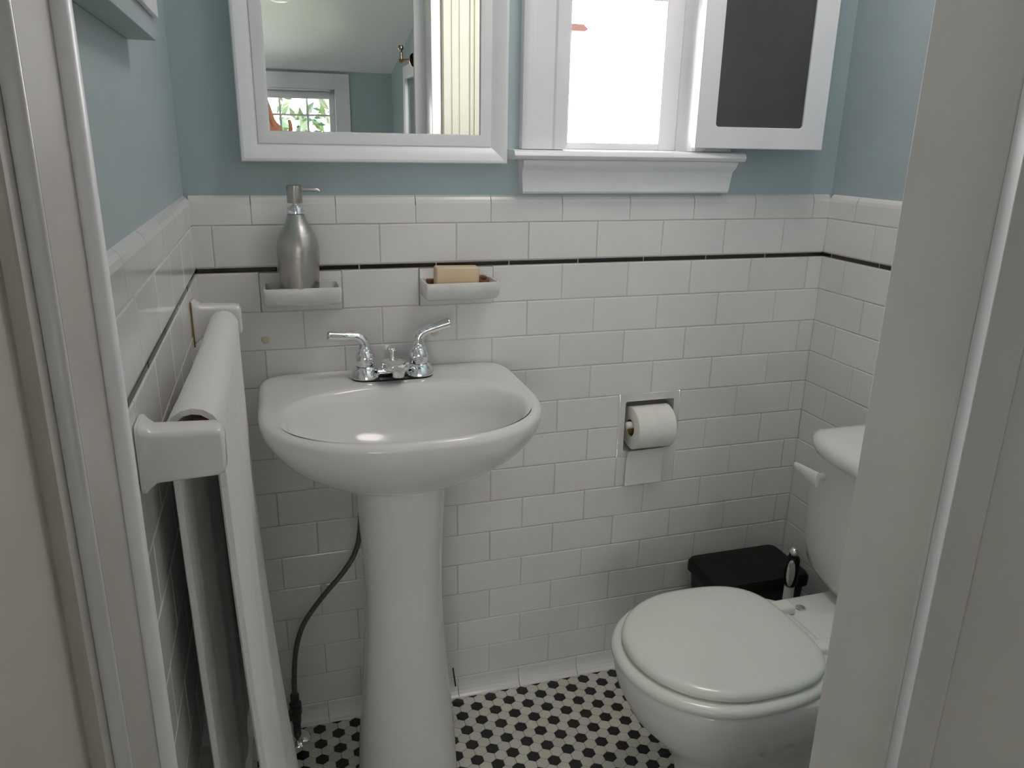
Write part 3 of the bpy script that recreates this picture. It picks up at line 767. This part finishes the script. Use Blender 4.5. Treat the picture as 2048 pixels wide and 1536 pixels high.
def seat_ring(d, z): return egg(0.652 + d, 1.055 - d, 0.178 - d, z, 2.6)
def hole_ring(d, z): return egg(0.735 - d, 0.985 + d, 0.105 + d, z, 2.2)
loft(bm, [seat_ring(0.004, 0.374), seat_ring(0, 0.379), seat_ring(0.001, 0.386), seat_ring(0.007, 0.391), seat_ring(0.016, 0.3925), hole_ring(0.012, 0.3925), hole_ring(0.002, 0.389), hole_ring(0.0, 0.381), hole_ring(0.004, 0.374), seat_ring(0.004, 0.374)], True)
obj('seat', bm, SEATM, tl, smooth=50)
bm = B()
def lid_ring(d, z): return egg(0.671 + d, 1.024 - d, 0.1635 - d, z, 3.2, 0.671 + 0.174, TY)
loft(bm, [lid_ring(0.012, 0.3935), lid_ring(0.003, 0.395), lid_ring(0, 0.400), lid_ring(0.001, 0.406), lid_ring(0.006, 0.411), lid_ring(0.016, 0.4135), lid_ring(0.05, 0.4155), lid_ring(0.10, 0.417)], True, True, True)
obj('lid', bm, SEATM, tl, smooth=50)
for y in (TY + 0.066, TY - 0.066):
    bm = B(); box(bm, 1.012, 1.062, y - 0.017, y + 0.017, 0.3862, 0.404, 0.005, 3); obj('hinge', bm, SEATM, tl, smooth=40)
    bm = B(); lathe(bm, [(0.010, 0.0), (0.0095, 0.0025), (0.004, 0.0032)], (1.085, y, 0.3862), 18); obj('bolt_cap', bm, CHROME, tl, smooth=40)
bm = B()   # tank, bowed front
def tank_ring(d, z, xf=1.148, hw=0.197, cr=0.030, ce=3.5):
    pts = []
    for k in range(25):
        f = -1 + 2 * k / 24
        pts.append((xf + d + cr * abs(f) ** ce, TY + f * (hw - d), z))
    pts += [(1.330, TY + hw - d, z), (1.330, TY - hw + d, z)]
    return pts
loft(bm, [tank_ring(0.045, 0.388), tank_ring(0.022, 0.400), tank_ring(0.008, 0.425), tank_ring(0.002, 0.47), tank_ring(0.0, 0.55), tank_ring(-0.004, 0.684)], True, True, True)
obj('tank', bm, PORC, tl, smooth=40)
bm = B()
loft(bm, [tank_ring(d_, z_, 1.148, 0.188, 0.048, 4.0) for d_, z_ in ((-0.008, 0.6845), (-0.018, 0.688), (-0.022, 0.698), (-0.021, 0.710), (-0.013, 0.719), (0.010, 0.7245), (0.055, 0.726))], True, True, True)
obj('tank_lid', bm, PORC, tl, smooth=50)
bm = B()
tube(bm, [(1.152, -0.333, 0.642), (1.130, -0.333, 0.642)], 0.008, 14)
arm = spline([(1.128, -0.346, 0.642), (1.125, -0.320, 0.645), (1.128, -0.292, 0.645), (1.135, -0.264, 0.642)], 5)
for pth in (arm,):
    rg = []
    for i, p_ in enumerate(pth):
        f = i / (len(pth) - 1); hh = 0.017 * (1 - f) + 0.006 * f; th_ = 0.0045
        rg.append([(p_.x + th_ * math.cos(q), p_.y, p_.z + hh * math.sin(q)) for q in [2 * math.pi * k / 14 for k in range(14)]])
    loft(bm, rg, True, True, True)
obj('flush_lever', bm, WHITEPL, tl, smooth=50, label='white flush lever')

# trash bin and toilet brush behind the toilet
tbn = thing('trash_bin', 'small black lidded trash bin in the corner behind the toilet', 'trash bin', (1.165, -0.10, 0))
bm = B()
loft(bm, [rect_ring(1.07, 1.265, -0.158, -0.052, 0.0005, 0.02), rect_ring(1.062, 1.272, -0.165, -0.045, 0.01, 0.02), rect_ring(1.045, 1.285, -0.178, -0.032, 0.272, 0.02)], True, True, True)
obj('bin_body', bm, BINBODY, tbn, smooth=40, label='dark grey bin body')
bm = B()
loft(bm, [rect_ring(1.042, 1.288, -0.181, -0.029, 0.2725, 0.02), rect_ring(1.038, 1.292, -0.185, -0.025, 0.276, 0.02), rect_ring(1.038, 1.292, -0.185, -0.025, 0.297, 0.02), rect_ring(1.043, 1.287, -0.180, -0.030, 0.305, 0.018), rect_ring(1.06, 1.27, -0.165, -0.045, 0.307, 0.015)], True, True, True)
obj('bin_lid', bm, DARKPL, tbn, smooth=40)
tbr = thing('toilet_brush', 'toilet brush with dark handle and chrome tip between the trash bin and tank', 'toilet brush', (1.186, -0.238, 0))
bx, by = 1.186, -0.238
bm = B(); lathe(bm, [(0.040, 0.0005), (0.045, 0.006), (0.043, 0.12), (0.036, 0.155), (0.013, 0.165), (0.0115, 0.30), (0.0115, 0.325)], (bx, by, 0), 28); obj('holder', bm, WHITEPL, tbr, smooth=40, label='white plastic holder and stem')
bm = B(); lathe(bm, [(0.010, 0.3252), (0.0145, 0.330), (0.0165, 0.36), (0.0150, 0.395), (0.010, 0.402)], (bx, by, 0), 24); obj('handle', bm, DARKPL, tbr, smooth=50)
bm = B()
v = Vector((-0.70, -0.71, 0))
rg = []
for q_, o in ((1.0, 0.0125), (1.0, 0.0165), (0.86, 0.0178), (0.0, 0.0182)):
    rg.append([Vector((bx, by, 0.364)) + v * o + Vector((0.71, -0.70, 0)) * (0.0095 * q_ * math.cos(t_)) + Vector((0, 0, 1)) * (0.034 * q_ * math.sin(t_)) for t_ in [2 * math.pi * k / 24 for k in range(24)]])
loft(bm, rg, True, True, False); obj('oval_inlay', bm, CHROME, tbr, smooth=60, label='silver oval inlay')
bm = B(); lathe(bm, [(0.008, 0.4022), (0.0105, 0.406), (0.0105, 0.414), (0.006, 0.420), (0.0, 0.421)], (bx, by, 0), 20, cap1=False); obj('tip', bm, CHROME, tbr, smooth=50, label='chrome tip')

# ------------------------------------------------------------------ framed panel on the left wall (only its lower corner shows)
pn = thing('wall_cabinet', 'shallow grey wall cabinet with white front trim high on the left wall', 'wall cabinet', (XL - PL, -0.72, 1.394))
bm = B(); box(bm, XL - PL + 0.0004, -0.010, -0.97, -0.444, 1.394, 1.98, 0.001); obj('cabinet_body', bm, PAINT, pn, label='blue grey painted body')
bm = B(); box(bm, -0.0098, -0.0040, -0.965, -0.450, 1.418, 1.446, 0.001); box(bm, -0.0098, -0.0040, -0.486, -0.450, 1.4462, 1.975, 0.001); box(bm, -0.0098, -0.0040, -0.965, -0.93, 1.4462, 1.975, 0.001); obj('front_trim', bm, TRIM, pn)
bm = B(); box(bm, -0.0098, -0.0070, -0.9299, -0.4861, 1.4462, 1.975); obj('front_panel', bm, TRIM, pn)

# ------------------------------------------------------------------ door frame
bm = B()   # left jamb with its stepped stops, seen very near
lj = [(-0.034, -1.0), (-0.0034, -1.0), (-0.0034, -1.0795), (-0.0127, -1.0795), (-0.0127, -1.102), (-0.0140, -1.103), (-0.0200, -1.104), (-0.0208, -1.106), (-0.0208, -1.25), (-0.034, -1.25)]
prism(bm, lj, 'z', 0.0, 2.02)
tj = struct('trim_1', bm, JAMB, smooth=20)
bm = B(); prism(bm, [(-0.034, -0.985), (0.0040, -0.985), (0.0056, -0.988), (0.0058, -0.996), (0.0040, -1.001), (-0.0010, -1.0035), (-0.0033, -1.0035), (-0.0033, -0.9998), (-0.034, -0.9998)], 'z', 0.0, 2.02); struct('stop_strip', bm, TRIM, tj, smooth=50, label='far bead, painted lighter for the light on it')  # white colour imitates the lit band on this bead
bm = B(); prism(bm, [(-0.0036, -1.0797), (-0.0032, -1.081), (-0.0045, -1.0835), (-0.0090, -1.0850), (-0.0125, -1.0850), (-0.0125, -1.0797)], 'z', 0.0, 2.02); struct('stop_strip', bm, BEAD_LIT, tj, smooth=50, label='near bead, painted lighter for the light on it')  # paler colour imitates the second lit band
bm = B()   # right jamb
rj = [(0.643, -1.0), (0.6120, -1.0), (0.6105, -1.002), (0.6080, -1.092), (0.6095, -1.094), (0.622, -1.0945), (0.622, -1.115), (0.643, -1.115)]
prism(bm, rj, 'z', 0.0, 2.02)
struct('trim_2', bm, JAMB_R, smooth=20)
bm = B()   # head jamb
box(bm, -0.034, 0.643, YB, YF, 2.02, 2.035, 0.001); struct('trim_3', bm, JAMB_R)
bm = B()   # bathroom-side casing with reeded face
cp = [(0.6415, -0.9995), (0.6415, -0.984), (0.643, -0.9825)]
x = 0.644
for w_, d in ((0.022, -0.979), (0.004, -0.983), (0.020, -0.979), (0.004, -0.983), (0.030, -0.979), (0.003, -0.983), (0.010, -0.977), (0.004, -0.982), (0.030, -0.976)):
    cp += [(x + 0.001, d), (x + w_ - 0.001, d)]; x += w_
cp += [(x, -0.9995)]
prism(bm, cp, 'z', 0.0, 2.10)
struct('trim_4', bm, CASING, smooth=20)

# door leaf swung back into the bedroom, only its hinge edge stands in the picture
A_, B_ = Vector((0.6088, -1.0950)), Vector((0.5814, -1.1301)); dl = Vector((0.5, -0.866)).normalized(); ln = 0.60
bm = B()
nx = Vector((-dl.y, dl.x)) * -1          # towards the camera side of the leaf
if nx.x > 0: nx = -nx
poly = [A_ + dl * 0.001, B_ + dl * 0.001, B_ + dl * ln, A_ + dl * ln]
prism(bm, [tuple(p_) for p_ in poly], 'z', 0.012, 2.01)
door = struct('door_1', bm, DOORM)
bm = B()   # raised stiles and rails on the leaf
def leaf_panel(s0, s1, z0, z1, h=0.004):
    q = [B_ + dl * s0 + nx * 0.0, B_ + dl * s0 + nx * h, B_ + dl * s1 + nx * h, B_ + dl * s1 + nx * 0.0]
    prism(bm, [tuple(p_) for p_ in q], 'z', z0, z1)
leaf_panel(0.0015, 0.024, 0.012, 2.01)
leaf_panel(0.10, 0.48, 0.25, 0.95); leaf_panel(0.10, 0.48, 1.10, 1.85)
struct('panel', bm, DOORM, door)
bm = B(); prism(bm, [tuple(A_), tuple(B_), tuple(B_ + dl * 0.0009), tuple(A_ + dl * 0.0009)], 'z', 0.012, 2.01); struct('edge_strip', bm, TRIM, door, label='hinge edge, painted lighter for the light it catches')  # white colour stands in for light falling on the hinge edge

# robe hook on the leaf near its hinge edge (seen in the mirror)
hb = Vector((0.5885, -1.163, 1.531))
hk = thing('robe_hook', 'antique nickel double robe hook on the door, seen in the mirror', 'hook', hb)
d3 = Vector((-0.60, -0.80, 0)); u3 = Vector((0, 0, 1)); s3 = Vector((0.80, -0.60, 0))
def along(prof, start, d, nseg=16):
    rg = []
    side = d.cross(u3 if abs(d.z) < 0.9 else s3).normalized(); up = side.cross(d)
    for r, h in prof: rg.append([start + d * h + (side * math.cos(q) + up * math.sin(q)) * r for q in [2 * math.pi * k / nseg for k in range(nseg)]])
    loft(bm, rg, True, True, True)
bm = B(); along([(0.022, 0.002), (0.021, 0.006), (0.012, 0.011), (0.008, 0.018)], hb, d3, 20); obj('rose', bm, NICKEL, hk, smooth=50)
bm = B(); along([(0.0078, 0.0185), (0.0055, 0.035), (0.0055, 0.056), (0.0075, 0.060), (0.007, 0.066)], hb, d3)
tp = hb + d3 * 0.061
along([(0.0050, 0.005), (0.0045, 0.02), (0.0050, 0.032), (0.0085, 0.036), (0.0095, 0.042), (0.006, 0.047)], tp, u3); obj('hook_arm', bm, NICKEL, hk, smooth=50)

# ------------------------------------------------------------------ bedroom seen in the mirror
def ceil_z(y): return 1.696 + (y - BY) * 0.217
bm = B()
W2 = (-1.05, 0.56, 0.80, 1.585)
cells(bm, [BX0 - 0.1, W2[0], W2[1], BX1 + 0.1], [0, W2[2], W2[3], 1.70], lambda h, z: in_rect(h, z, W2), BY, BY - 0.12, 'y'); struct('wall_bedroom_end', bm, PAINT)
bm = B(); W3 = (-3.36, -2.10, 0.30, 1.625)
cells(bm, [BY, W3[0], W3[1], YB], [0, W3[2], W3[3], 2.5], lambda h, z: in_rect(h, z, W3), BX1, BX1 + 0.12, 'x'); struct('wall_bedroom_side', bm, PAINT)
bm = B(); box(bm, BX0 - 0.12, BX0, BY, YB, 0, 2.5); struct('wall_bedroom_far', bm, PAINT)
bm = B()
W4 = (-1.65, -0.85, -3.05, -2.25)          # unseen skylight added to the sloped ceiling to brighten the bedroom
cells(bm, [BX0 - 0.12, W4[0], W4[1], BX1 + 0.12], [BY - 0.12, W4[2], W4[3], YB], lambda h, z: in_rect(h, z, W4), 0.0, 0.10, 'y')
for v_ in bm.verts: v_.co = Vector((v_.co.x, v_.co.z, ceil_z(v_.co.z) + v_.co.y))
struct('ceiling_bedroom', bm, CEIL)
# gable window
def win(name, axis, plane, out, h0, h1, z0, z1, cw, bars_h, bars_z, side):
    def bx_(bm, a, b, c, d, e, f, bev=0.002):
        lo, hi = min(e, f), max(e, f)
        if axis == 'y': box(bm, a, b, lo, hi, c, d, bev)
        else: box(bm, lo, hi, a, b, c, d, bev)
    i = side    # +1 if the room lies on the plus side of the plane
    bm = B()
    bx_(bm, h0 - cw, h0, z0 - cw, z1 + cw, plane + 0.0005 * i, plane + 0.018 * i); bx_(bm, h1, h1 + cw, z0 - cw, z1 + cw, plane + 0.0005 * i, plane + 0.018 * i)
    bx_(bm, h0, h1, z1, z1 + cw, plane + 0.0005 * i, plane + 0.018 * i); bx_(bm, h0 - cw, h1 + cw, z0 - cw - 0.02, z0 - cw, plane + 0.0005 * i, plane + 0.04 * i); bx_(bm, h0, h1, z0 - cw, z0, plane + 0.0005 * i, plane + 0.018 * i)
    w = struct(name, bm, TRIM)
    bm = B(); o0, o1 = plane - 0.05 * i, plane - 0.08 * i; fw = 0.035
    bx_(bm, h0, h0 + fw, z0, z1, o0, o1); bx_(bm, h1 - fw, h1, z0, z1, o0, o1); bx_(bm, h0 + fw, h1 - fw, z0, z0 + fw, o0, o1); bx_(bm, h0 + fw, h1 - fw, z1 - fw, z1, o0, o1)
    for b in bars_h: bx_(bm, b - 0.007, b + 0.007, z0 + fw, z1 - fw, o0 - 0.006 * i, o1 + 0.006 * i, 0.001)
    for b in bars_z: bx_(bm, h0 + fw, h1 - fw, b - 0.0065, b + 0.0065, o0 - 0.0075 * i, o1 + 0.0075 * i, 0.001)
    s_ = struct('sash', bm, TRIM, w)
    bm = B(); bx_(bm, h0 + fw + 0.0005, h1 - fw - 0.0005, z0 + fw + 0.0005, z1 - fw - 0.0005, plane - 0.064 * i, plane - 0.066 * i, 0); struct('pane', bm, GLASS, s_)
    return w
win('window_2', 'y', BY, BY - 0.12, *W2, 0.096, [0.384, 0.21, 0.035, -0.14, -0.315, -0.49, -0.665, -0.84], [1.424, 1.262, 1.10, 0.94], 1)
win('window_3', 'x', BX1, BX1 + 0.12, *W3, 0.07, [-2.73], [], -1)
bm = B()
def slope_box(x0, x1, y0, y1, d0, d1):
    t = bmesh.new(); box(t, x0, x1, y0, y1, d0, d1)
    for v_ in t.verts: v_.co.z += ceil_z(v_.co.y)
    merge(bm, t)
for q_ in ((W4[0] - 0.07, W4[0], W4[2] - 0.07, W4[3] + 0.07), (W4[1], W4[1] + 0.07, W4[2] - 0.07, W4[3] + 0.07), (W4[0], W4[1], W4[2] - 0.07, W4[2]), (W4[0], W4[1], W4[3], W4[3] + 0.07)):
    slope_box(*q_, -0.014, -0.0005)
w4 = struct('window_4_added', bm, TRIM)  # frame of the added skylight
bm = B(); slope_box(W4[0] + 0.001, W4[1] - 0.001, W4[2] + 0.001, W4[3] - 0.001, 0.06, 0.066); struct('pane', bm, GLASS, w4)
bl = thing('roller_blind', 'rolled up white blind in the top of the bedroom window, seen in the mirror', 'blind', (0.02, BY - 0.03, 1.56))
bm = B(); box(bm, W2[0] + 0.006, W2[1] - 0.03, BY - 0.045, BY + 0.012, 1.572, 1.584, 0.002); obj('head_rail', bm, TRIM, bl)
bm = B(); lathe(bm, [(0.024, W2[0] + 0.008), (0.024, W2[1] - 0.035)], (0, BY - 0.019, 1.5475), 24, 'x'); obj('roll', bm, BLINDM, bl, smooth=40)

# ceiling lamp whose rim shows at the very top of the mirror
ly = -2.6; lz = ceil_z(ly)
lamp = thing('ceiling_lamp', 'round bedroom ceiling lamp at the top edge of the mirror', 'ceiling lamp', (0.215, ly, lz))
bm = B(); lathe(bm, [(0.07, 0.078), (0.07, -0.014), (0.055, -0.018)], (0.215, ly, lz - 0.065), 32); obj('lamp_base', bm, NICKEL, lamp, smooth=40)
bm = B(); lathe(bm, [(0.052, -0.0185), (0.056, -0.025), (0.048, -0.040), (0.030, -0.050), (0.0, -0.053)], (0.215, ly, lz - 0.065), 32, cap1=False); obj('lamp_shade', bm, LAMPG, lamp, smooth=50)

# ------------------------------------------------------------------ the photographer's hand (seen in the mirror)
def skin_figure(name, chains, material, label, cat, base):
    me = bpy.data.meshes.new(name); verts = []; edges = []; rad = []
    idx = {}
    for ch in chains:
        prev = None
        for (p_, r) in ch:
            key = tuple(round(q, 5) for q in p_)
            if key not in idx: idx[key] = len(verts); verts.append(Vector(p_) - Vector(base)); rad.append(r)
            if prev is not None: edges.append((prev, idx[key]))
            prev = idx[key]
    me.from_pydata(verts, edges, []); o = bpy.data.objects.new(name, me); col.objects.link(o); o.location = base
    sk = o.modifiers.new('skin', 'SKIN'); sk.use_smooth_shade = True
    for v_, r in zip(me.skin_vertices[0].data, rad): v_.radius = (r, r * 0.85)
    me.skin_vertices[0].data[0].use_root = True
    ss = o.modifiers.new('sub', 'SUBSURF'); ss.levels = 2; ss.render_levels = 2
    me.materials.append(material)
    o['label'] = label; o['category'] = cat
    return o
hy = -1.600
elbow = (0.235, -1.80, 0.98); wrist = (0.172, hy - 0.04, 1.205); palm = (0.150, hy - 0.015, 1.275)
chains = [[(elbow, 0.042), ((0.215, -1.75, 1.06), 0.038), ((0.192, -1.69, 1.145), 0.030), (wrist, 0.027), (palm, 0.036)],
          [(palm, 0.036), ((0.136, hy - 0.004, 1.335), 0.0125), ((0.127, hy + 0.002, 1.378), 0.0105), ((0.118, hy + 0.012, 1.410), 0.0092), ((0.112, hy + 0.018, 1.432), 0.0078)],
          [(palm, 0.036), ((0.116, hy - 0.006, 1.332), 0.0125), ((0.102, hy + 0.004, 1.376), 0.0105), ((0.090, hy + 0.020, 1.402), 0.0090), ((0.083, hy + 0.030, 1.412), 0.0076)],
          [(palm, 0.036), ((0.106, hy - 0.006, 1.312), 0.0115), ((0.084, hy + 0.006, 1.344), 0.0098), ((0.068, hy + 0.022, 1.360), 0.0085), ((0.060, hy + 0.030, 1.362), 0.0072)],
          [(palm, 0.036), ((0.106, hy + 0.000, 1.286), 0.0105), ((0.084, hy + 0.012, 1.302), 0.0088), ((0.070, hy + 0.024, 1.306), 0.0072)],
          [(palm, 0.036), ((0.182, hy - 0.008, 1.282), 0.0130), ((0.199, hy - 0.002, 1.308), 0.0098), ((0.1985, hy + 0.002, 1.332), 0.0080), ((0.194, hy + 0.004, 1.347), 0.0062)]]
skin_figure('person', chains, SKIN, 'raised bare hand of the person taking the picture, mirror left edge', 'person', (0.15, -1.62, 1.2))

# ------------------------------------------------------------------ outdoors
bm = B(); box(bm, -16, 14, -18, 12, -3.3, -3.2); go = struct('ground', bm, GRASSM)
hs_ = thing('neighbour_house', 'white clapboard house outside the bedroom window, seen in the mirror', 'house', (1.5, -9.6, -3.2))
bm = B()
zz = -3.2
prof = [(-10.2, -3.2)]
while zz < 2.4:
    prof += [(-9.60, zz + 0.001), (-9.63, zz + 0.15)]; zz += 0.15
prof += [(-10.2, 2.4)]
prism(bm, prof, 'x', 0.35, 5.0); obj('clapboard_wall', bm, SIDING, hs_)
bm = B(); prism(bm, [(-9.4, 2.4), (-9.4, 2.47), (-9.8, 3.0), (-10.2, 3.0), (-10.2, 2.4)], 'x', 0.2, 5.1); obj('roof', bm, ROOFT, hs_)
def tree(base, h, crown, n, label, seed):
    rnd = random.Random(seed)
    t = thing('tree', label, 'tree', base, 'leafy trees outside the bedroom window')
    bx_, by_, bz_ = base
    bm = B(); tube(bm, spline([(bx_, by_, bz_), (bx_ + 0.05, by_, bz_ + h * 0.35), (bx_ - 0.04, by_ + 0.05, bz_ + h * 0.65), (bx_ + 0.02, by_, bz_ + h * 0.9)], 6), [0.11 - 0.004 * k for k in range(19)], 10); obj('trunk', bm, BARK, t, smooth=60)
    bm = B()
    cx, cy, cz, rx, ry_, rz2 = crown
    for _ in range(n):
        while True:
            p_ = Vector((rnd.uniform(-1, 1), rnd.uniform(-1, 1), rnd.uniform(-1, 1)))
            if 0.35 < p_.length < 1: break
        c_ = Vector((cx + p_.x * rx, cy + p_.y * ry_, cz + p_.z * rz2))
        a_ = Vector((rnd.gauss(0, 1), rnd.gauss(0, 1), rnd.gauss(0, 1))).normalized(); b2 = a_.orthogonal().normalized(); s_ = rnd.uniform(0.06, 0.12)
        n_ = a_.cross(b2)
        bm.faces.new([bm.verts.new(c_ + q) for q in (a_ * s_, b2 * s_ * 0.45 + n_ * s_ * 0.12, -a_ * s_, -b2 * s_ * 0.45 + n_ * s_ * 0.12)])
    obj('foliage', bm, LEAF, t, recalc=False)
tree((-0.55, -7.4, -3.2), 4.6, (-0.40, -7.4, 1.35, 0.85, 0.7, 1.3), 900, 'yellow green leafy tree at left outside the bedroom window', 3)
tree((0.95, -8.4, -3.2), 4.2, (0.85, -8.3, 0.85, 0.75, 0.6, 0.85), 520, 'blue green leafy tree before the clapboard house', 5)
# bit of a roof beyond the bathroom window
nb = thing('distant_roof', 'red roof edge of a house far outside the bathroom window', 'roof', (2.55, 6.0, -3.2))
bm = B(); box(bm, 2.3, 2.98, 6.05, 6.9, -3.2, 2.2845); obj('house_wall', bm, SIDING, nb)
bm = B(); prism(bm, [(2.2, 2.285), (3.07, 2.285), (3.10, 2.305), (3.05, 2.345), (2.2, 2.345)], 'y', 5.9, 7.0); obj('roof_edge', bm, ROOFT, nb)
